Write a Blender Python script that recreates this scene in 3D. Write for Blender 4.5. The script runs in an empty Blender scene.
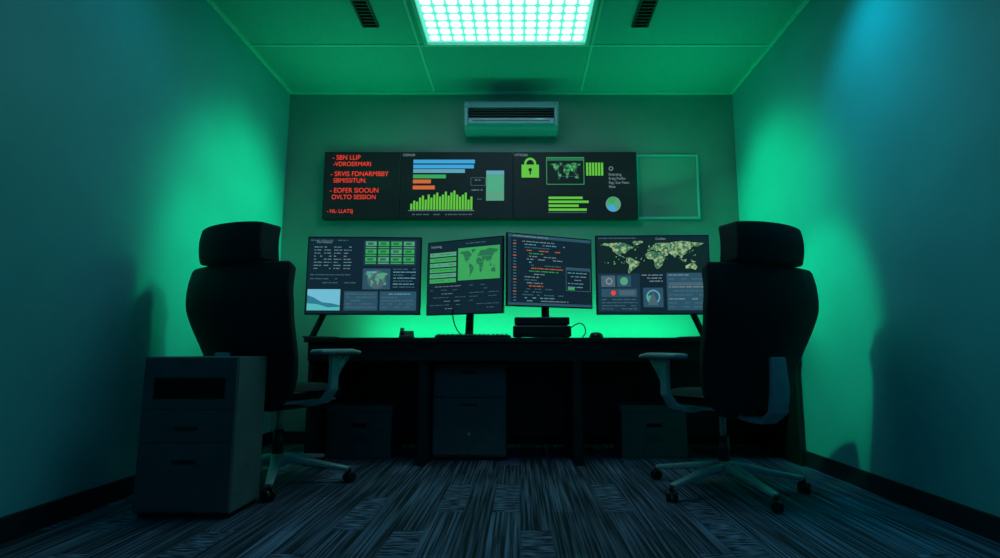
import bpy, bmesh, math, random
from mathutils import Vector, Matrix
random.seed(4)
scn = bpy.context.scene
COL = scn.collection
scn.view_settings.view_transform = 'Standard'
scn.view_settings.look = 'None'

# ------------------------------------------------------------------ materials
MATS = {}
def mat(name, col=(.5,.5,.5), rough=.5, metal=0., emit=None, es=1., noise=0., nscale=20., bump=0.):
    if name in MATS: return MATS[name]
    m = bpy.data.materials.new(name); m.use_nodes = True
    nt = m.node_tree; b = nt.nodes['Principled BSDF']
    b.inputs['Base Color'].default_value = (*col, 1)
    b.inputs['Roughness'].default_value = rough
    b.inputs['Metallic'].default_value = metal
    if emit:
        b.inputs['Emission Color'].default_value = (*emit, 1)
        b.inputs['Emission Strength'].default_value = es
    if noise or bump:
        tc = nt.nodes.new('ShaderNodeTexCoord'); n = nt.nodes.new('ShaderNodeTexNoise')
        n.inputs['Scale'].default_value = nscale; n.inputs['Detail'].default_value = 6
        nt.links.new(tc.outputs['Object'], n.inputs['Vector'])
        if noise:
            r = nt.nodes.new('ShaderNodeValToRGB')
            r.color_ramp.elements[0].position = .3; r.color_ramp.elements[1].position = .7
            r.color_ramp.elements[0].color = (*[c*(1-noise) for c in col], 1)
            r.color_ramp.elements[1].color = (*[min(1,c*(1+noise)) for c in col], 1)
            nt.links.new(n.outputs['Fac'], r.inputs['Fac']); nt.links.new(r.outputs['Color'], b.inputs['Base Color'])
        if bump:
            bp = nt.nodes.new('ShaderNodeBump'); bp.inputs['Strength'].default_value = bump
            bp.inputs['Distance'].default_value = .005
            nt.links.new(n.outputs['Fac'], bp.inputs['Height']); nt.links.new(bp.outputs['Normal'], b.inputs['Normal'])
    MATS[name] = m
    return m
def em(name, col, s=1.):
    return mat('screen_'+name, (0,0,0), .6, 0, col, s)

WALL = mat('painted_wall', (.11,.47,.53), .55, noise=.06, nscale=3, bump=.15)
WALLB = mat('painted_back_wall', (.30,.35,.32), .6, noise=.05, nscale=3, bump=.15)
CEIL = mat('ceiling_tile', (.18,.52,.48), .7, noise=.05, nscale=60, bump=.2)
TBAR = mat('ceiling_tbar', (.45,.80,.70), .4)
BASEB = mat('dark_baseboard', (.014,.02,.028), .45, noise=.1)
DESK = mat('desk_black_laminate', (.014,.017,.02), .38, noise=.15, nscale=12)
STEEL = mat('cabinet_steel', (.15,.165,.19), .5, noise=.15, nscale=8, bump=.1)
STEELD = mat('cabinet_front', (.085,.095,.11), .5, noise=.15, nscale=8, bump=.1)
PEDM = mat('pedestal_front', (.12,.13,.145), .5, noise=.1)
BLACK = mat('black_plastic', (.010,.011,.013), .4, noise=.1)
VOID = mat('recess_black', (.002,.002,.002), .9, noise=.1)
FAB = mat('chair_fabric', (.013,.012,.016), .8, noise=.3, nscale=120, bump=.5)
GREYP = mat('chair_grey_plastic', (.40,.42,.46), .38, noise=.08)
ALU = mat('brushed_aluminium', (.52,.54,.58), .4, .4, noise=.08)
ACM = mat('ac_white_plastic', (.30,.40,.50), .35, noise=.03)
BEZ = mat('monitor_bezel', (.02,.022,.025), .35, noise=.1)

# ------------------------------------------------------------------ mesh helpers
def link(ob, parent=None):
    COL.objects.link(ob)
    if parent: ob.parent = parent
    return ob
def empty(name, loc=(0,0,0), rz=0, sc=1):
    e = bpy.data.objects.new(name, None); e.empty_display_size = .1
    e.location = loc; e.rotation_euler = (0,0,rz); e.scale = (sc,)*3
    COL.objects.link(e); return e
def obj_from(name, vs, fs, m, parent=None, smooth=False):
    me = bpy.data.meshes.new(name); me.from_pydata(vs, [], fs); me.update()
    bm = bmesh.new(); bm.from_mesh(me); bmesh.ops.recalc_face_normals(bm, faces=bm.faces); bm.to_mesh(me); bm.free()
    ms = m if isinstance(m, (list,tuple)) else [m]
    for q in ms: me.materials.append(q)
    if smooth:
        for p in me.polygons: p.use_smooth = True
    return link(bpy.data.objects.new(name, me), parent)
def bev(ob, w=.004, seg=2):
    b = ob.modifiers.new('bevel','BEVEL'); b.width = w; b.segments = seg; b.limit_method='ANGLE'
    return ob
def box(name, x0,x1,y0,y1,z0,z1, m, parent=None, b=0, seg=2, smooth=False):
    vs=[(x,y,z) for x in (x0,x1) for y in (y0,y1) for z in (z0,z1)]
    fs=[(0,1,3,2),(4,6,7,5),(0,4,5,1),(2,3,7,6),(0,2,6,4),(1,5,7,3)]
    o=obj_from(name,vs,fs,m,parent,smooth)
    if b: bev(o,b,seg)
    return o
def cyl(name, p0, p1, r0, r1, m, parent=None, n=24, b=0):
    p0=Vector(p0); p1=Vector(p1); t=(p1-p0).normalized()
    a=t.orthogonal().normalized(); c=t.cross(a)
    vs=[];fs=[]
    for p,r in ((p0,r0),(p1,r1)):
        for i in range(n):
            th=2*math.pi*i/n; vs.append(p+a*math.cos(th)*r+c*math.sin(th)*r)
    for i in range(n):
        j=(i+1)%n; fs.append((i,j,n+j,n+i))
    fs.append(tuple(range(n))[::-1]); fs.append(tuple(range(n,2*n)))
    o=obj_from(name,vs,fs,m,parent)
    for p in o.data.polygons: p.use_smooth = len(p.vertices)==4
    if b: bev(o,b)
    return o
def sweep(name, pts, lat, widths, thick, m, parent=None, b=.004):
    """rectangular-section bar along pts; lat = lateral direction, widths/thick per point"""
    pts=[Vector(p) for p in pts]; lat=Vector(lat).normalized(); vs=[];fs=[]
    n=len(pts)
    if not isinstance(widths,(list,tuple)): widths=[widths]*n
    if not isinstance(thick,(list,tuple)): thick=[thick]*n
    for i,p in enumerate(pts):
        t=(pts[min(i+1,n-1)]-pts[max(i-1,0)]).normalized()
        nn=t.cross(lat).normalized()
        for sx,sy in ((-1,-1),(1,-1),(1,1),(-1,1)):
            vs.append(p+lat*sx*widths[i]/2+nn*sy*thick[i]/2)
    for i in range(n-1):
        for k in range(4):
            j=(k+1)%4; fs.append((i*4+k,i*4+j,i*4+4+j,i*4+4+k))
    fs.append((3,2,1,0)); fs.append(tuple((n-1)*4+k for k in range(4)))
    o=obj_from(name,vs,fs,m,parent,True)
    if b: bev(o,b,2)
    return o
def tube(name, pts, r, m, parent=None):
    cu=bpy.data.curves.new(name,'CURVE'); cu.dimensions='3D'; cu.bevel_depth=r; cu.bevel_resolution=3
    s=cu.splines.new('NURBS'); s.points.add(len(pts)-1)
    for i,p in enumerate(pts): s.points[i].co=(*p,1)
    s.use_endpoint_u=True; s.order_u=3
    cu.materials.append(m); return link(bpy.data.objects.new(name,cu),parent)

# ------------------------------------------------------------------ room
XL,XR,YB,YF,H = -1.925,1.78,4.28,-1.6,2.86
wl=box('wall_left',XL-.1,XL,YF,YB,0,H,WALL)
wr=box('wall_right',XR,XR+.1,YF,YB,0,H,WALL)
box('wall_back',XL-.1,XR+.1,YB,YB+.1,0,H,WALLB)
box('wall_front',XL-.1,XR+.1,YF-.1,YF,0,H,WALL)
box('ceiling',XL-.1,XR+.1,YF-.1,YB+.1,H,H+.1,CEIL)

def carpet():
    m=bpy.data.materials.new('carpet_planks'); m.use_nodes=True; nt=m.node_tree; N=nt.nodes; L=nt.links
    b=N['Principled BSDF']; b.inputs['Roughness'].default_value=.9
    tc=N.new('ShaderNodeTexCoord')
    br=N.new('ShaderNodeTexBrick'); br.inputs['Scale'].default_value=1
    br.inputs['Brick Width'].default_value=.5; br.inputs['Row Height'].default_value=.125
    br.inputs['Mortar Size'].default_value=.002; br.offset=.5
    br.inputs['Color1'].default_value=(0,0,0,1); br.inputs['Color2'].default_value=(1,1,1,1); br.inputs['Mortar'].default_value=(0,0,0,1)
    mr=N.new('ShaderNodeMapping'); mr.inputs['Rotation'].default_value=(0,0,math.pi/2)
    L.new(tc.outputs['Object'],mr.inputs['Vector']); L.new(mr.outputs['Vector'],br.inputs['Vector'])
    def streak(sx,sy):
        mp=N.new('ShaderNodeMapping'); mp.inputs['Scale'].default_value=(sx,sy,1)
        L.new(tc.outputs['Object'],mp.inputs['Vector'])
        n=N.new('ShaderNodeTexNoise'); n.inputs['Scale'].default_value=1; n.inputs['Detail'].default_value=2
        L.new(mp.outputs['Vector'],n.inputs['Vector']); return n.outputs['Fac']
    s1=streak(90,1.6); s2=streak(14,80)
    gt=N.new('ShaderNodeMath'); gt.operation='GREATER_THAN'; gt.inputs[1].default_value=.88
    L.new(br.outputs['Color'],gt.inputs[0])
    mx=N.new('ShaderNodeMix'); mx.data_type='FLOAT'
    L.new(gt.outputs[0],mx.inputs[0]); L.new(s1,mx.inputs[2]); L.new(s2,mx.inputs[3])
    r=N.new('ShaderNodeValToRGB'); e=r.color_ramp.elements
    e[0].position=.42; e[0].color=(.014,.015,.030,1); e[1].position=.66; e[1].color=(.26,.26,.44,1)
    L.new(mx.outputs[0],r.inputs['Fac'])
    m2=N.new('ShaderNodeMix'); m2.data_type='RGBA'; m2.blend_type='MULTIPLY'; m2.inputs[0].default_value=1
    rr=N.new('ShaderNodeMapRange'); rr.inputs['To Min'].default_value=.5; rr.inputs['To Max'].default_value=1.1
    L.new(br.outputs['Color'],rr.inputs['Value'])
    L.new(r.outputs['Color'],m2.inputs[6]); L.new(rr.outputs[0],m2.inputs[7])
    L.new(m2.outputs[2],b.inputs['Base Color'])
    bp=N.new('ShaderNodeBump'); bp.inputs['Strength'].default_value=.5; bp.inputs['Distance'].default_value=.004
    L.new(mx.outputs[0],bp.inputs['Height']); L.new(bp.outputs['Normal'],b.inputs['Normal'])
    return m
box('floor',XL-.1,XR+.1,YF-.1,YB+.1,-.1,0,carpet())
box('baseboard_left',XL,XL+.015,YF,YB,0,.095,BASEB,b=.004)
box('baseboard_right',XR-.015,XR,YF,YB,0,.095,BASEB,b=.004)
box('baseboard_back',XL+.015,XR-.015,YB-.015,YB,0,.095,BASEB,b=.004)
# ceiling grid
g=empty('ceiling_grid')
for i,x in enumerate((-.716,.51)):
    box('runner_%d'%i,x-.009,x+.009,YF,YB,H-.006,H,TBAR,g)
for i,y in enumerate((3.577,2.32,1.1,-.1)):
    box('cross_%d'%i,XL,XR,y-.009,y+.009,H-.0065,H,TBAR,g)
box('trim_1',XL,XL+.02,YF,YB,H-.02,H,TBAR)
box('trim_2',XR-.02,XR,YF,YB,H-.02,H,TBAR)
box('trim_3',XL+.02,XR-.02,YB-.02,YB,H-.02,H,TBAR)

# ceiling LED panel
LX0,LX1,LY0,LY1=-.67,.48,2.37,3.55
p=empty('ceiling_light_panel',((LX0+LX1)/2,(LY0+LY1)/2,H))
w=(LX1-LX0)/2; d=(LY1-LY0)/2
box('frame_a',-w,w,-d,-d+.025,-.03,-.002,TBAR,p); box('frame_b',-w,w,d-.025,d,-.03,-.002,TBAR,p)
box('frame_c',-w,-w+.025,-d+.025,d-.025,-.03,-.002,TBAR,p); box('frame_d',w-.025,w,-d+.025,d-.025,-.03,-.002,TBAR,p)
box('diffuser',-w+.025,w-.025,-d+.025,d-.025,-.012,-.002,mat('led_diffuser',(.1,.5,.4),.5,0,(.14,.75,.60),1.0),p)
vs=[];fs=[]
nx,ny=13,14
for i in range(nx):
    for j in range(ny):
        cx=-w+.04+(i+.5)*(2*w-.08)/nx; cy=-d+.04+(j+.5)*(2*d-.08)/ny
        hx=.034;hy=.032;k=len(vs)
        pts=[(hx,hy*.55),(hx*.6,hy),(-hx*.6,hy),(-hx,hy*.55),(-hx,-hy*.55),(-hx*.6,-hy),(hx*.6,-hy),(hx,-hy*.55)]
        for a,b_ in pts: vs.append((cx+a,cy+b_,-.0135))
        fs.append(tuple(range(k,k+8)))
obj_from('led_cells',vs,fs,mat('led_cell',(.8,1,1),.5,0,(.78,1.0,.94),1.5),p)

# vents
def vent(name,x0,x1,y0,y1):
    e=empty(name,((x0+x1)/2,(y0+y1)/2,H)); w=(x1-x0)/2; d=(y1-y0)/2
    box('back',-w,w,-d,d,-.004,-.001,VOID,e)
    box('rail_a',-w,-w+.012,-d,d,-.014,-.004,BLACK,e); box('rail_b',w-.012,w,-d,d,-.014,-.004,BLACK,e)
    n=int((y1-y0)/.035)
    for i in range(n+1):
        y=-d+i*(2*d-.008)/n
        box('slat_%d'%i,-w+.012,w-.012,y,y+.008,-.013,-.005,mat('vent_slat',(.03,.04,.04),.5),e)
vent('ceiling_vent',-1.05,-.94,2.65,3.35)
vent('ceiling_vent',.745,.855,2.65,3.35)

# ------------------------------------------------------------------ air conditioner
ac=empty('air_conditioner',(-.07,YB-.002,2.57))
W=.375
prof=[(0,.115),(-.19,.115),(-.215,.10),(-.225,.06),(-.225,.05),(-.18,.045),(-.175,-.02),(-.20,-.03),(-.20,-.085),(-.17,-.11),(0,-.115)]
vs=[(x,y,z) for x in (-W,W) for y,z in prof]; n=len(prof)
fs=[tuple(range(n)),tuple(range(n,2*n))]+[(i,(i+1)%n,n+(i+1)%n,n+i) for i in range(n)]
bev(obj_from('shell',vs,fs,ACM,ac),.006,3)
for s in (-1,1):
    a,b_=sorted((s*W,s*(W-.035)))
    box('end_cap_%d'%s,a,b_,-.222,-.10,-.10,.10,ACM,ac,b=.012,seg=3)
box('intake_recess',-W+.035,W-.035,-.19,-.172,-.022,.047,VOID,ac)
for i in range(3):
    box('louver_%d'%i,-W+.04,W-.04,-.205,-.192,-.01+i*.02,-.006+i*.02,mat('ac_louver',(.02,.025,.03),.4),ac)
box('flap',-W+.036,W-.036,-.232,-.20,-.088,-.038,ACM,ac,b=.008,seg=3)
box('flap_groove',-W+.07,W-.07,-.2335,-.2315,-.068,-.060,mat('ac_groove',(.08,.1,.1),.5),ac)
box('status_light',.20,.26,-.2335,-.2315,-.055,-.047,em('ac_led',(.2,.9,.8),.5),ac)

# ------------------------------------------------------------------ screens
class Scr:
    def __init__(s,w,h,cw,ch,parent,y):
        s.w,s.h,s.cw,s.ch,s.p,s.y=w,h,cw,ch,parent,y; s.vs=[];s.fs=[];s.mi=[];s.ms=[]
    def P(s,u,v,l): return (-s.w/2+u/s.cw*s.w, s.y-.0006*l, s.h/2-v/s.ch*s.h)
    def poly(s,pts,m,l=1):
        k=len(s.vs); s.vs+= [s.P(u,v,l) for u,v in pts]; s.fs.append(tuple(range(k,k+len(pts))))
        if m not in s.ms: s.ms.append(m)
        s.mi.append(s.ms.index(m))
    def rect(s,a,b,c,d,m,l=1): s.poly([(a,b),(c,b),(c,d),(a,d)],m,l)
    def outline(s,a,b,c,d,m,t=.5,l=2):
        s.rect(a,b,c,b+t,m,l);s.rect(a,d-t,c,d,m,l);s.rect(a,b,a+t,d,m,l);s.rect(c-t,b,c,d,m,l)
    def disc(s,u,v,r,m,l=1,a0=0,a1=360,n=24,r0=0):
        A=[math.radians(a0+(a1-a0)*i/n) for i in range(n+1)]
        if r0:
            for i in range(n):
                s.poly([(u+r*math.cos(A[i]),v-r*math.sin(A[i])),(u+r*math.cos(A[i+1]),v-r*math.sin(A[i+1])),(u+r0*math.cos(A[i+1]),v-r0*math.sin(A[i+1])),(u+r0*math.cos(A[i]),v-r0*math.sin(A[i]))],m,l)
        elif a1-a0>=360: s.poly([(u+r*math.cos(a),v-r*math.sin(a)) for a in A[:-1]],m,l)
        else: s.poly([(u,v)]+[(u+r*math.cos(a),v-r*math.sin(a)) for a in A],m,l)
    def words(s,a,b,c,m,t=.9,l=2,dens=.8,mn=2,mx=7):
        u=a
        while u<c-1:
            L=random.uniform(mn,mx); e=min(u+L,c)
            if random.random()<dens:
                q=u
                while q<e-.3:
                    g_=random.uniform(.5,1.1); s.rect(q,b+random.choice((0,0,.15*t)),min(q+g_,e),b+t,m,l); q+=g_+.35
            u=e+.9
    def map(s,a,b,c,d,m,l=2):
        for poly in CONT:
            s.poly([(a+(lo+170)/350*(c-a), b+(78-la)/135*(d-b)) for lo,la in poly],m,l)
    def text(s,u,v,t,size,m,l=2,bold=0,sx=1):
        cu=bpy.data.curves.new('label','FONT'); cu.body=t; cu.size=size/s.ch*s.h*1.35; cu.offset=bold
        cu.materials.append(m); o=bpy.data.objects.new('label_'+''.join(ch for ch in t.lower() if ch.isalnum())[:10],cu)
        o.location=s.P(u,v,l); o.rotation_euler=(math.pi/2,0,0); o.scale=(sx,1,1); link(o,s.p)
    def done(s,name='screen_content'):
        me=bpy.data.meshes.new(name); me.from_pydata(s.vs,[],s.fs)
        for m in s.ms: me.materials.append(m)
        for i,p in enumerate(me.polygons): p.material_index=s.mi[i]
        me.update(); bm=bmesh.new(); bm.from_mesh(me)
        for f in bm.faces:
            if f.normal.y>0: f.normal_flip()
        bm.to_mesh(me); bm.free()
        link(bpy.data.objects.new(name,me),s.p)
CONT=[
 [(-165,62),(-150,70),(-125,70),(-95,72),(-80,68),(-62,58),(-55,50),(-66,44),(-75,38),(-81,30),(-82,25),(-90,30),(-97,26),(-96,18),(-88,16),(-83,9),(-92,14),(-105,20),(-112,28),(-122,36),(-125,48),(-135,58),(-150,60)],
 [(-80,9),(-70,12),(-60,8),(-50,0),(-35,-7),(-40,-20),(-48,-27),(-58,-38),(-66,-45),(-72,-53),(-75,-45),(-71,-30),(-71,-18),(-81,-5)],
 [(-50,60),(-42,62),(-22,72),(-25,78),(-55,78),(-58,70)],
 [(-16,15),(-17,22),(-8,33),(10,37),(20,32),(32,31),(43,12),(51,11),(42,-3),(40,-15),(34,-25),(26,-34),(18,-34),(12,-18),(12,-4),(8,4),(-8,5)],
 [(-9,37),(-9,43),(0,49),(8,54),(8,58),(20,69),(32,70),(60,69),(80,74),(105,77),(140,72),(178,68),(162,58),(155,52),(142,58),(136,48),(128,38),(121,38),(121,28),(108,20),(106,10),(100,6),(98,16),(88,22),(80,10),(73,18),(66,25),(55,27),(58,20),(45,13),(36,28),(34,36),(26,38),(18,40),(12,45),(5,42),(-4,37)],
 [(114,-22),(114,-34),(124,-33),(136,-34),(146,-39),(153,-28),(143,-12),(132,-12),(122,-18)],
 [(96,5),(106,-6),(116,-8),(118,5),(108,1)],[(130,-2),(148,-6),(150,-10),(136,-8)],[(-5,50),(1,52),(-3,58),(-6,57)],[(131,33),(140,37),(144,44),(138,38)]]
def mapmat(name,c1,c2,sc=45):
    m=mat('screen_'+name,(0,0,0),.6,0,c1,1.); nt=m.node_tree
    tc=nt.nodes.new('ShaderNodeTexCoord'); n=nt.nodes.new('ShaderNodeTexNoise'); n.inputs['Scale'].default_value=sc; n.inputs['Detail'].default_value=4
    r=nt.nodes.new('ShaderNodeValToRGB'); r.color_ramp.elements[0].position=.42; r.color_ramp.elements[0].color=(*c1,1); r.color_ramp.elements[1].position=.64; r.color_ramp.elements[1].color=(*c2,1)
    nt.links.new(tc.outputs['Object'],n.inputs['Vector']); nt.links.new(n.outputs['Fac'],r.inputs['Fac'])
    nt.links.new(r.outputs['Color'],nt.nodes['Principled BSDF'].inputs['Emission Color']); return m
RED=em('red',(.95,.05,.03),1.); WHT=em('white',(.38,.55,.60),.5); DIM=em('dim',(.10,.24,.30),.6); BLU=em('blue',(.06,.45,.85),.8)
CYA=em('cyan',(.20,.65,.85),.55); ORA=em('orange',(.80,.16,.04),.8); BG0=em('videowall_bg',(.003,.004,.007),1.); PAN=em('panel',(.010,.034,.058),1.)
BGM=em('monitor_bg',(.005,.016,.029),1.); PANL=em('panel_light',(.025,.08,.125),1.); LIME=em('lime',(.16,.72,.06),.75); GRN=em('green',(.07,.60,.16),.6)
GD=em('green_dark',(.02,.16,.07),1.); MINT=em('mint',(.16,.62,.36),.55); GY=em('grey',(.08,.15,.19),.8)
YEL=mapmat('map_yellow',(.02,.13,.08),(.38,.52,.24),60); MG=mapmat('map_green',(.01,.10,.03),(.10,.50,.14))

# video wall
VW,VH=2.535,.56
vx=(-1.588+.945)/2; vz=.70+(1.615+1.055)/2
v=empty('video_wall',(vx,YB-.002,vz))
for i,(a,b_) in enumerate(((-VW/2,-VW/2+.62),(-VW/2+.622,-VW/2+1.532),(-VW/2+1.534,VW/2))):
    box('display_panel_%d'%i,a,b_,-.06,-.001,-VH/2,VH/2,BEZ,v,b=.003)
s=Scr(VW,VH,315,67,v,-.061)
s.rect(.6,.6,76.7,66.4,BG0,.3); s.rect(77.7,.6,190.2,66.4,BG0,.3); s.rect(191.2,.6,314.4,66.4,BG0,.3)
for (u,vv,t,z) in ((8,8,'- SBN LLIP',5.0),(9,14.4,'-VDROERMARI',4.6),(7,24.5,'- SRVIS FDNARMBBY',5.0),(10,31,'SBMISSITUN.',4.7),(7,41,'- EOFER SIOOUN',5.0),(9,47.5,'OVLTO SESSION',4.7),(5,61,'- NL: LLATSJ',3.8)):
    s.text(u,vv,t,z,RED,sx=.92)
s.text(79,4.5,'CERIOR',2.6,WHT)
for a,b_,c,m in ((90,8,152,BLU),(90,13,151,BLU),(90,17.5,142,CYA),(90,23,123,GRN),(90,28,108,ORA),(90,34,112,ORA)):
    s.rect(a,b_,c,b_+3.8,m)
hs=[6,9,8,12,14,10,15,12,15,17,13,15,18,14,17,19,15,13,15,17,10,13]
for i,h in enumerate(hs): s.rect(88+i*2.85,58,88+i*2.85+2.1,58-h,LIME)
s.rect(86,58.6,152,59.1,WHT); s.words(90,62,150,DIM,1.2)
s.rect(163.5,19,181.5,49,MINT); s.rect(163.5,19,181.5,23,CYA,2); s.rect(165,25,180,40,em('card',(.08,.42,.25),.9),2)
for k in range(4): s.words(165,41.5+k*1.9,180,WHT,.7,3)
s.outline(148,26,163,34,DIM,.4); s.words(149,28,158,WHT,.9); s.words(149,38,160,WHT,.9); s.words(155,47,162,DIM,.9)
# padlock
s.rect(199,13,216.5,26,LIME,2); s.disc(207.7,12,6,LIME,2,0,180,16,3.8); s.rect(201.7,11.5,203.9,14,LIME,2); s.rect(211.5,11.5,213.7,14,LIME,2)
s.disc(207.7,18.2,1.8,BG0,3); s.rect(207,18.5,208.4,23,BG0,3); s.text(192,4.5,'HTSOEK',2.6,WHT)
s.outline(224,5.5,262,33,GRN,.6); s.rect(225,6.2,261,9,GD,1); s.map(227,11,259,30,MG,2); s.outline(236,14,254,25,DIM,.35,3)
for k in range(6): s.rect(264+k*3,11,266.2+k*3,24,LIME)
for k,q in enumerate((34,40,30,38)):
    s.rect(226,45+k*3.9,226+q,47.4+k*3.9,LIME)
s.rect(225,60.5,264,61,DIM)
s.disc(289,17,2.2,WHT,2,0,360,16,1.5)
for k,t in enumerate(('Enterping','Eratg Freffor','Reg. Scar Fetnc','fifase')): s.text(286.5,24+k*4.1,t,2.8,WHT,sx=.85)
s.disc(290.5,52.5,7.5,MINT,2); s.disc(290.5,52.5,7,BLU,3,200,300); s.disc(290.5,52.5,7,GRN,3,60,150); s.disc(290.5,52.5,7.5,WHT,4,0,360,24,7)
s.done()
# empty mounting frame
fm=empty('mounting_frame',(1.208,YB-.002,vz)); FW=.505
FR=mat('frame_metal',(.42,.60,.64),.35,.1)
box('rail_top',-FW/2,FW/2,-.02,-.001,VH/2-.018,VH/2-.008,FR,fm); box('rail_bottom',-FW/2,FW/2,-.02,-.001,-VH/2+.012,-VH/2+.03,FR,fm)
box('rail_left',-FW/2,-FW/2+.010,-.02,-.001,-VH/2+.03,VH/2-.018,FR,fm); box('rail_right',FW/2-.012,FW/2,-.02,-.001,-VH/2+.03,VH/2-.018,FR,fm)

DZ=.79
# ------------------------------------------------------------------ monitors
def monitor(loc,rz,w,h,cw,ch,content,stand):
    e=empty('computer_monitor',loc,rz)
    box('back_shell',-w/2+.02,w/2-.02,.012,.045,-h/2+.03,h/2-.03,BLACK,e,b=.012,seg=3)
    box('panel',-w/2,w/2,-.008,.013,-h/2,h/2,BEZ,e,b=.003)
    box('rear_hub',-.07,.07,.044,.075,-.07,.07,BLACK,e,b=.01)
    B=.009
    s=Scr(w-2*B,h-2*B,cw,ch,e,-.0085); s.rect(0,0,cw,ch,BGM,0.4); content(s); s.done()
    zd=DZ-loc[2]
    if stand=='center':
        sweep('stand_post',[(0,.075,.02),(0,.085,-h/2),(0,.075,zd+.012)],(1,0,0),[.06,.055,.06],.018,BLACK,e)
        cyl('stand_base',(0,.06,zd+.001),(0,.06,zd+.013),.10,.096,BLACK,e,32,.003)
    else:
        k=stand
        sweep('stand_arm',[(0,.08,.0),(k*.12,.075,-.10),(k*.26,.045,-h/2+.08)],(0,1,0),[.02,.02,.02],[.06,.05,.05],BLACK,e)
        sweep('stand_blade',[(k*.24,.045,-h/2+.10),(k*.275,.035,-h/2-.01),(k*.33,.02,zd+.012)],(1,0,0),[.05,.045,.045],.014,BLACK,e)
        sweep('stand_foot',[(k*.18,.12,zd+.007),(k*.28,.06,zd+.007),(k*.36,-.06,zd+.007)],(0,1,0),[.10,.16,.05],.012,BLACK,e)
    return e
def c1(s):
    s.words(2,2,40,DIM,1.2); s.text(8,5.5,'Ferroasion',2.6,WHT)
    for r in range(8):
        for a,b_ in ((6,14),(16,24),(26,34),(36,44)): s.words(a,9+r*3.1,b_,WHT if r%3 else CYA,.9,2,.85,1.5,5)
    s.rect(56,2,110,28,PAN)
    for i in range(4):
        for j in range(3):
            s.rect(58+i*13,3.5+j*8,69+i*13,10.3+j*8,GRN if (i+j)%3 else MINT,2); s.rect(58+i*13,8+j*8,69+i*13,9+j*8,BGM,3); s.rect(60+i*13,4.5+j*8,66+i*13,7+j*8,GD,3)
    s.rect(56,31,84,52,PANL); s.disc(70,42,9.5,GY,2); s.map(58,35,82,50,MINT,3); s.rect(60,34,70,35.5,CYA,4)
    for r in range(7): s.words(87,31+r*3,110,CYA if r%2 else DIM,1.1)
    s.words(3,37,45,DIM,1); s.words(3,41,30,DIM,1); s.words(3,45,50,DIM,1)
    s.rect(1,52,34,73,em('sky_pic',(.20,.62,.80),.8)); s.poly([(1,58),(7,60),(16,65),(26,66),(34,68),(34,73),(1,73)],em('hill_pic',(.03,.22,.30),.9),2); s.poly([(1,66),(12,67),(22,70),(34,69.5),(34,73),(1,73)],em('sea',(.12,.60,.62),.8),3)
    s.rect(38,54,72,73,PANL); s.rect(74,54,111,73,PANL)
    for r in range(5): s.words(40,56+r*3.3,70,DIM,1.2); s.words(76,56+r*3.3,108,CYA if r==0 else DIM,1.2)
def c2(s):
    s.text(3,5.5,'Iraneteg',3,WHT); s.words(40,3,60,DIM,1)
    for r in range(6):
        s.rect(2,11+r*5.6,30,15.4+r*5.6,GRN if r%2 else MINT); s.words(4,12.5+r*5.6,28,GD,1.1,2)
    s.rect(32,8,74,42,GRN); s.map(33,10,73,40,GD,2)
    for r in range(4): s.rect(33,18+r*6,73,18.25+r*6,MINT,3)
    for r in range(7):
        s.words(3,47+r*3.9,40,DIM if r%2 else WHT,.7,2,.5); s.words(44,47+r*3.9,73,DIM,.7,2,.45)
def c3(s):
    s.rect(0,0,85,3,PANL); s.rect(0,3,3,70,PAN,1); s.words(5,1,40,WHT,1,2)
    ind=[0,1,1,2,3,3,2,3,4,4,3,2,1,1,2,3,2,1,0,1,2,2]
    for r in range(21):
        u=14+ind[r]*2.2; col=[WHT,CYA,WHT,ORA,GRN,WHT][(r*7)%6]
        s.rect(5,6+r*2.95,8,6.9+r*2.95,ORA if r%4==1 else DIM,2); s.words(u,6+r*2.95,u+random.uniform(14,42),col if random.random()<.6 else DIM,1.0)
    s.rect(58,30,84,54,BGM,3); s.rect(58,30,84,33,PANL,4); s.outline(58,30,84,54,DIM,.4,4)
    for r in range(5): s.words(60,35+r*3.6,80,WHT if r%2 else CYA,1,5)
    s.rect(60,50.5,67,53,GRN,5); s.rect(0,67.5,85,70,PANL,3)
def c4(s):
    s.words(2,1,40,DIM,1.1); s.text(60,3.4,'Cnofian',2.4,WHT)
    s.rect(1,4,112,36,em('map_bg',(.005,.016,.018),1)); s.map(2,4.5,110,38,YEL,2)
    for i in range(60):
        s.disc(random.uniform(8,104),random.uniform(7,28),random.uniform(.3,.7),(LIME,MINT,WHT)[i%3],3,n=8)
    s.rect(1,37,43,74,PAN); s.rect(4,39,18,50,GY,2); s.rect(20,39,34,50,PANL,2); s.disc(27,44.5,4,MINT,3); s.disc(12,44.5,3.5,WHT,3,0,360,16,2.2)
    s.rect(4,52,40,60,PANL,2); s.disc(16,56,2.4,RED,3); s.rect(22,53.5,38,58.5,GY,3)
    for r in range(4): s.words(4,62+r*3,40,DIM,1,3)
    for r in range(3): s.words(45,38+r*3,66,WHT,1.1,2)
    s.rect(46,51,66,70,PANL,2); s.disc(56,60,7,CYA,3,0,360,20,5.6); s.disc(53,62,3.5,MINT,3); s.poly([(50,68),(56,55),(61,68)],GY,4)
    s.rect(70,36.5,110,73,PANL)
    for r in range(9): s.words(72,38+r*3.9,108,WHT if r%3==0 else DIM,1.2,2)
    s.rect(72,46,106,49,GY,3)
monitor((-1.05,3.60,1.21),math.radians(2),.765,.53,114,76,c1,-1)
monitor((-.385,3.70,1.217),math.radians(-25),.61,.525,76,76,c2,'center')
monitor((.208,3.675,1.249),math.radians(22.5),.65,.497,85,70,c3,'center')
monitor((.894,3.60,1.216),math.radians(-2),.765,.54,113,76,c4,1)

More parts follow.
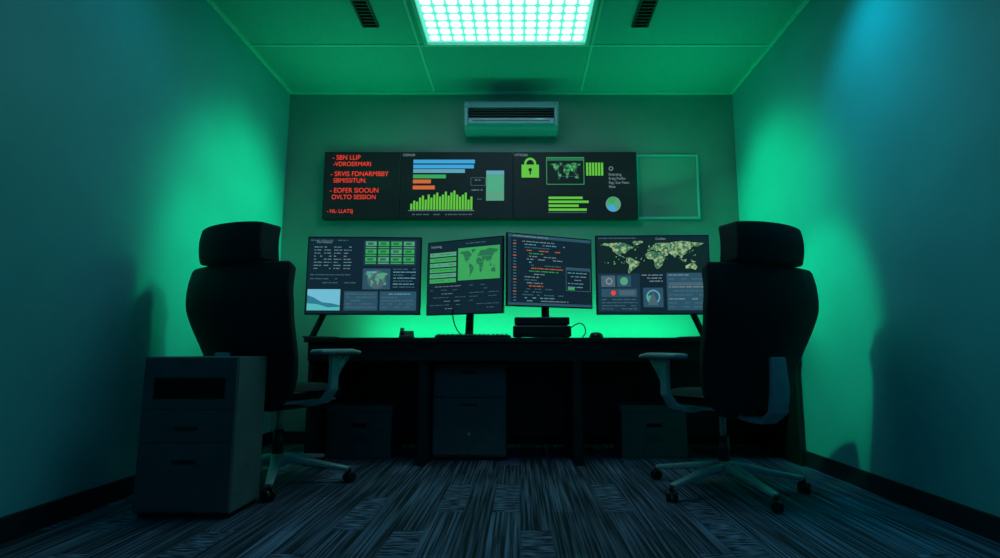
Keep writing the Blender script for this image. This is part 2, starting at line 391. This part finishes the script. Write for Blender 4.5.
# ------------------------------------------------------------------ desk
DY=3.41
dk=empty('office_desk',(0,DY,0))
DX0,DX1=-1.36,XR-.005
box('desktop',DX0,DX1,0,.76,DZ-.03,DZ,DESK,dk,b=.004)
box('apron',DX0+.02,DX1-.01,.03,.05,.645,DZ-.03,DESK,dk)
box('modesty_panel',DX0+.03,DX1-.03,.70,.72,.08,DZ-.03,DESK,dk)
for i,x in enumerate((DX0+.02,-.64,.335,DX1-.04)):
    box('leg_panel_%d'%i,x,x+(.055 if i in(1,2) else .03),.05,.70,0,DZ-.03,DESK,dk,b=.003)

def drawers(name,x0,x1,y0,y1,h,rows,m,lock=False,handles=True):
    e=empty(name,((x0+x1)/2,(y0+y1)/2,0)); w=(x1-x0)/2; d=(y1-y0)/2
    box('carcass',-w,w,-d+.015,d,.02,h,m,e,b=.004)
    box('plinth',-w+.01,w-.01,-d+.03,d-.01,0,.02,BLACK,e)
    z=h-.01
    for i,r in enumerate(rows):
        z2=z-r*(h-.04)
        box('drawer_front_%d'%i,-w+.006,w-.006,-d,-d+.016,z2+.004,z-.002,m,e,b=.004)
        if handles: box('handle_%d'%i,-.055,.055,-d-.010,-d,z-.05,z-.038,BLACK,e,b=.004)
        z=z2
    if lock: cyl('lock',(0,-d-.005,.17),(0,-d,.17),.01,.01,ALU,e)
    return e
drawers('drawer_pedestal',-.575,-.09,3.63,4.05,.62,(.36,.64),PEDM,True)
def sbox(x0,x1):
    e=empty('storage_box',((x0+x1)/2,3.88,0)); w=(x1-x0)/2
    box('body',-w,w,-.16,.16,0,.31,PEDM,e,b=.006)
    box('lid',-w-.008,w+.008,-.168,.168,.30,.345,PEDM,e,b=.008)
    box('handle_slot',-.05,.05,-.163,-.159,.20,.225,VOID,e)
    box('label_plate',-.06,.06,-.163,-.159,.10,.15,STEELD,e)
sbox(-1.30,-.86); sbox(.68,1.12)

# ------------------------------------------------------------------ filing cabinet
fc=empty('filing_cabinet',(-1.435,2.523,0)); w=.205; d=.137; h=.68
box('carcass',-w,w,-d+.012,d,.02,h,STEEL,fc,b=.005)
box('plinth',-w+.01,w-.01,-d+.03,d-.01,0,.02,BLACK,fc)
box('top_fascia',-w+.004,w-.004,-d,-d+.013,.588,h-.004,STEELD,fc,b=.002)
box('slot_recess',-w+.05,w-.05,-d+.008,-d+.013,.50,.59,VOID,fc)
box('slot_side_a',-w+.004,-w+.05,-d,-d+.013,.495,.588,STEELD,fc); box('slot_side_b',w-.05,w-.004,-d,-d+.013,.495,.588,STEELD,fc)
box('slot_sill',-w+.004,w-.004,-d,-d+.013,.455,.495,STEELD,fc)
for i,(a,b_) in enumerate(((.315,.452),(.03,.312))):
    box('drawer_front_%d'%i,-w+.004,w-.004,-d,-d+.013,a,b_,STEELD,fc,b=.002)
    box('handle_%d'%i,-.05,.05,-d-.006,-d,b_-.085,b_-.07,BLACK,fc,b=.003)

# ------------------------------------------------------------------ desk items
kb=empty('keyboard',(-.30,3.51,DZ)); kb.rotation_euler=(0,0,0)
box('tray',-.24,.24,-.075,.075,0,.016,BLACK,kb,b=.005)
vs=[];fs=[]
for r in range(5):
    for c in range(16):
        x=-.228+c*.0287; y=-.064+r*.026; k=len(vs)
        for (a,b_,z) in ((0,0,.016),(.024,0,.016),(.024,.022,.016),(0,.022,.016),(.003,.003,.023),(.021,.003,.023),(.021,.019,.023),(.003,.019,.023)): vs.append((x+a,y+b_,z))
        fs+=[(k+4,k+5,k+6,k+7)]+[(k+i,k+(i+1)%4,k+4+(i+1)%4,k+4+i) for i in range(4)]
obj_from('keys',vs,fs,mat('keycaps',(.03,.033,.036),.5,noise=.1),kb)
dv=empty('docking_station',(.14,3.505,DZ))
box('body',-.185,.185,-.085,.085,.006,.075,BLACK,dv,b=.008,seg=3)
box('upper_tray',-.175,.175,-.08,.08,.082,.130,BLACK,dv,b=.008,seg=3)
box('spacer',-.16,.16,-.075,.075,.07,.09,BLACK,dv)
box('front_strip',-.16,.16,-.087,-.084,.03,.04,BEZ,dv)
for i,x in enumerate((-.15,.15)): box('foot_%d'%i,x-.02,x+.02,-.07,.07,0,.008,BLACK,dv)
def mouse(x,y,rz):
    e=empty('computer_mouse',(x,y,DZ),rz)
    vs=[];fs=[];n=20;R=7
    for j in range(R):
        a=j/(R-1)*math.pi/2
        for i in range(n):
            t=2*math.pi*i/n
            vs.append((.045*math.cos(t)*math.cos(a)**.6,.065*math.sin(t)*math.cos(a)**.6,.036*math.sin(a)))
    for j in range(R-1):
        for i in range(n): k=(i+1)%n; fs.append((j*n+i,j*n+k,(j+1)*n+k,(j+1)*n+i))
    fs.append(tuple(range(n)))
    obj_from('shell',vs,fs,BLACK,e,True); box('wheel',-.004,.004,.02,.036,.028,.037,GREYP,e,b=.002)
mouse(.49,3.49,0); 
ph=empty('desk_phone',(-.735,3.52,DZ),.2)
vs=[(-.05,-.05,0),(.05,-.05,0),(.05,.06,0),(-.05,.06,0),(-.045,-.045,.015),(.045,-.045,.015),(.045,.055,.05),(-.045,.055,.05)]
bev(obj_from('body',vs,[(3,2,1,0),(4,5,6,7),(0,1,5,4),(1,2,6,5),(2,3,7,6),(3,0,4,7)],BLACK,ph),.004)
sweep('handset',[(-.03,-.04,.03),(-.03,-.01,.043),(-.03,.05,.062)],(1,0,0),[.03,.02,.03],.014,BLACK,ph)
tube('device_cable',[(.31,3.52,DZ+.05),(.37,3.52,DZ+.10),(.42,3.54,DZ+.09),(.43,3.52,DZ+.03),(.40,3.51,DZ+.004),(.41,3.52,DZ+.004)],.004,BLACK)
tube('monitor_cable',[(-.45,3.62,.99),(-.46,3.66,.93),(-.42,3.66,.83),(-.36,3.64,DZ+.004),(-.28,3.62,DZ+.004)],.004,BLACK)

# ------------------------------------------------------------------ chairs
def chair(loc,deg,sc,starrot):
    e=empty('office_chair',loc,math.radians(deg),sc)
    for i in range(5):
        a=math.radians(starrot+72*i); dx,dy=math.cos(a),math.sin(a)
        pts=[(dx*r,dy*r,z) for r,z in ((.02,.125),(.10,.118),(.24,.092),(.375,.070))]
        sweep('leg_%d'%(i+1),pts,(-dy,dx,0),[.06,.05,.042,.034],[.045,.036,.026,.02],ALU,e,.005)
        cx,cy=dx*.38,dy*.38; ca=a+.9
        ux,uy=-math.sin(ca),math.cos(ca)
        cyl('caster_stem_%d'%(i+1),(cx,cy,.045),(cx,cy,.075),.009,.009,BLACK,e,12)
        for k,s_ in enumerate((-1,1)):
            cyl('caster_%d_%d'%(i+1,k),(cx+ux*.006*s_,cy+uy*.006*s_,.028),(cx+ux*.026*s_,cy+uy*.026*s_,.028),.028,.026,BLACK,e,20,.004)
    cyl('hub',(0,0,.085),(0,0,.150),.048,.036,ALU,e,24,.006)
    cyl('gas_lift_cover',(0,0,.145),(0,0,.27),.030,.026,BLACK,e)
    cyl('gas_lift',(0,0,.26),(0,0,.40),.016,.016,ALU,e)
    box('tilt_mechanism',-.09,.09,-.14,.11,.375,.425,BLACK,e,b=.015,seg=3)
    sweep('tilt_lever',[(.08,.02,.40),(.16,.03,.395),(.22,.03,.385)],(0,1,0),[.012,.012,.03],.008,BLACK,e,.002)
    # seat
    nxx,nyy=13,13; vs=[];fs=[]
    def seat_pt(u,v_,top):
        x=u*.265*(1-.10*max(0,-v_)); y=v_*.245+.02
        r=(abs(u)**4+abs(v_)**4)**.25; k=max(abs(u),abs(v_))
        if r>0: x*=k/r if r>k else 1; y=(y-.02)*(k/r)+.02
        edge=max(abs(u),abs(v_))**6
        z=.465+(.045*(1-edge) if top else -.040*(1-edge))-(.03*max(0,v_)**3)+.012*(u*u)*(1 if top else 0)
        return (x,y,z)
    for top in (1,0):
        for j in range(nyy):
            for i in range(nxx): vs.append(seat_pt(-1+2*i/(nxx-1),-1+2*j/(nyy-1),top))
    N=nxx*nyy
    for t in (0,1):
        for j in range(nyy-1):
            for i in range(nxx-1):
                a=t*N+j*nxx+i; fs.append((a,a+1,a+nxx+1,a+nxx))
    o=obj_from('seat',vs,fs,FAB,e,True); bm=bmesh.new(); bm.from_mesh(o.data); bmesh.ops.remove_doubles(bm,verts=bm.verts,dist=.001); bmesh.ops.recalc_face_normals(bm,faces=bm.faces); bm.to_mesh(o.data); bm.free()
    box('seat_pan',-.20,.20,-.18,.20,.415,.432,GREYP,e,b=.006)
    # backrest shell
    z0,z1=.42,1.098
    def curve_y(z):
        h=(z-.42)/.68
        return -.235-.10*h-.02*math.sin(h*math.pi)+.03*math.sin(h*2*math.pi)
    nu,nv=17,36; vs=[];fs=[]
    for j in range(nv):
        h=j/(nv-1); z=z0+(z1-z0)*h
        W=.255+.100*min(1,h/.70)**.9-.010*max(0,(h-.70)/.30)
        if h>.955: W-= .018*((h-.955)/.045)**2
        if h<.12: W-= .05*((.12-h)/.12)**2
        for i in range(nu):
            u=-1+2*i/(nu-1)
            vs.append((u*W,curve_y(z)+.06*u*u,z-(.004*u*u if h>.9 else 0)))
    for j in range(nv-1):
        for i in range(nu-1):
            a=j*nu+i; fs.append((a,a+1,a+nu+1,a+nu))
    o=obj_from('backrest',vs,fs,FAB,e,True)
    so=o.modifiers.new('thick','SOLIDIFY'); so.thickness=.055; so.offset=0
    bv=o.modifiers.new('bev','BEVEL'); bv.width=.014; bv.segments=4; bv.limit_method='ANGLE'; bv.angle_limit=math.radians(50)
    # headrest
    hb=box('headrest',-.215,.215,-.415,-.295,1.104,1.295,FAB,e,smooth=True)
    bm=bmesh.new(); bm.from_mesh(hb.data)
    bmesh.ops.subdivide_edges(bm,edges=bm.edges[:],cuts=8,use_grid_fill=True)
    for vv in bm.verts:
        t=(vv.co.z-1.20)/.10; a=abs(vv.co.x)/.215
        vv.co.y+= .040*a*a+ .015*t*t
        vv.co.x*= 1-.02*max(0,t)**2-.02*max(0,-t)**3
        if t>.5: vv.co.z-= .006*a**4
    bm.to_mesh(hb.data); bm.free()
    bv=hb.modifiers.new('bev','BEVEL'); bv.width=.022; bv.segments=5; bv.limit_method='ANGLE'; bv.angle_limit=math.radians(50)
    for k in (-1,1):
        sweep('headrest_post_%d'%k,[(k*.06,-.335,1.04),(k*.06,-.345,1.10),(k*.06,-.35,1.15)],(1,0,0),.025,.014,BLACK,e,.003)
    # rear support bracket
    sweep('back_bracket',[(0,-.08,.395),(0,-.20,.375),(0,-.290,.375),(0,-.345,.42),(0,-.362,.53),(0,-.358,.67)],(1,0,0),[.06,.08,.10,.115,.11,.09],[.03,.028,.026,.024,.022,.02],GREYP,e,.006)
    # arms
    for k in (-1,1):
        sweep('arm_support_%d'%k,[(k*.12,-.01,.415),(k*.24,-.015,.410),(k*.315,-.01,.43),(k*.355,.0,.49),(k*.355,.0,.60),(k*.350,.02,.660)],(0,1,0),[.06,.06,.06,.055,.05,.09],[.02,.022,.026,.024,.022,.022],GREYP,e,.005)
        sweep('arm_brace_%d'%k,[(k*.355,-.02,.50),(k*.355,.05,.60),(k*.350,.11,.660)],(1,0,0),.02,[.02,.018,.016],GREYP,e,.004)
        sweep('arm_pad_%d'%k,[(k*.365,-.14,.673),(k*.37,-.06,.675),(k*.37,.06,.677),(k*.355,.16,.669)],(1,0,0),[.08,.11,.11,.08],[.022,.026,.026,.02],GREYP,e,.010)
    return e
chair((-1.32,3.04,0),-24,1.04,313)
chair((1.045,2.86,0),24,1.01,259)

# ------------------------------------------------------------------ lights
def light(name,kind,loc,target,col,power,size=.1,sizey=None,cone=90,blend=.5,spread=180):
    l=bpy.data.lights.new(name,kind); l.color=col; l.energy=power
    if kind=='AREA':
        l.shape='RECTANGLE'; l.size=size; l.size_y=sizey or size; l.spread=math.radians(spread)
    else: l.shadow_soft_size=size
    if kind=='SPOT': l.spot_size=math.radians(cone); l.spot_blend=blend
    o=bpy.data.objects.new(name,l); o.location=loc
    o.rotation_euler=(Vector(target)-Vector(loc)).to_track_quat('-Z','Y').to_euler()
    COL.objects.link(o); return o
GC=(.0,1.0,.36)
light('panel_light','AREA',(-.095,2.96,H-.05),(-.095,2.96,0),(.20,.60,.90),6,1.1,1.1)
light('green_wall_light_l','SPOT',(-.15,3.95,2.36),(XL,3.62,1.55),GC,150,.16,cone=56,blend=1)
light('green_wall_light_r','SPOT',(.0,3.95,2.36),(XR,3.68,1.6),GC,150,.16,cone=54,blend=1)
light('green_low_light_r','SPOT',(.1,2.65,2.74),(XR,3.16,.80),GC,150,.05,cone=26,blend=.6)
light('green_low_light_l','SPOT',(-.3,2.75,2.74),(XL,3.22,1.05),GC,80,.05,cone=30,blend=.9)
light('desk_back_led','AREA',(.1,4.04,DZ+.03),(.1,4.28,1.0),GC,11,2.6,.04)
light('ceiling_green_l','AREA',(-1.3,3.9,1.9),(-1.0,3.5,H),GC,2.3,.4,.4)
light('ceiling_green_r','AREA',(1.3,3.9,1.9),(1.0,3.5,H),GC,2.3,.4,.4)
light('cyan_downlight_r','SPOT',(1.38,2.5,2.82),(1.78,2.55,1.75),(.0,.62,.80),34,.12,cone=90,blend=1)
light('cyan_downlight_l','SPOT',(-1.45,2.4,2.82),(-1.92,2.4,1.75),(.0,.42,.60),6,.12,cone=100,blend=1)
light('room_teal','AREA',(0,-.6,2.6),(0,2.6,1.0),(.0,.36,.70),9,2.5,1.2)

wd=bpy.data.worlds.new('World'); scn.world=wd; wd.use_nodes=True
wd.node_tree.nodes['Background'].inputs[0].default_value=(.002,.01,.012,1)
wd.node_tree.nodes['Background'].inputs[1].default_value=.5

# ------------------------------------------------------------------ camera
cam=bpy.data.cameras.new('camera'); co=bpy.data.objects.new('camera',cam); COL.objects.link(co)
cam.sensor_width=36; cam.lens=19.44; cam.shift_x=-.02; cam.clip_start=.02
co.location=(0,0,.70); co.rotation_euler=(math.radians(97.7),0,0)
scn.camera=co
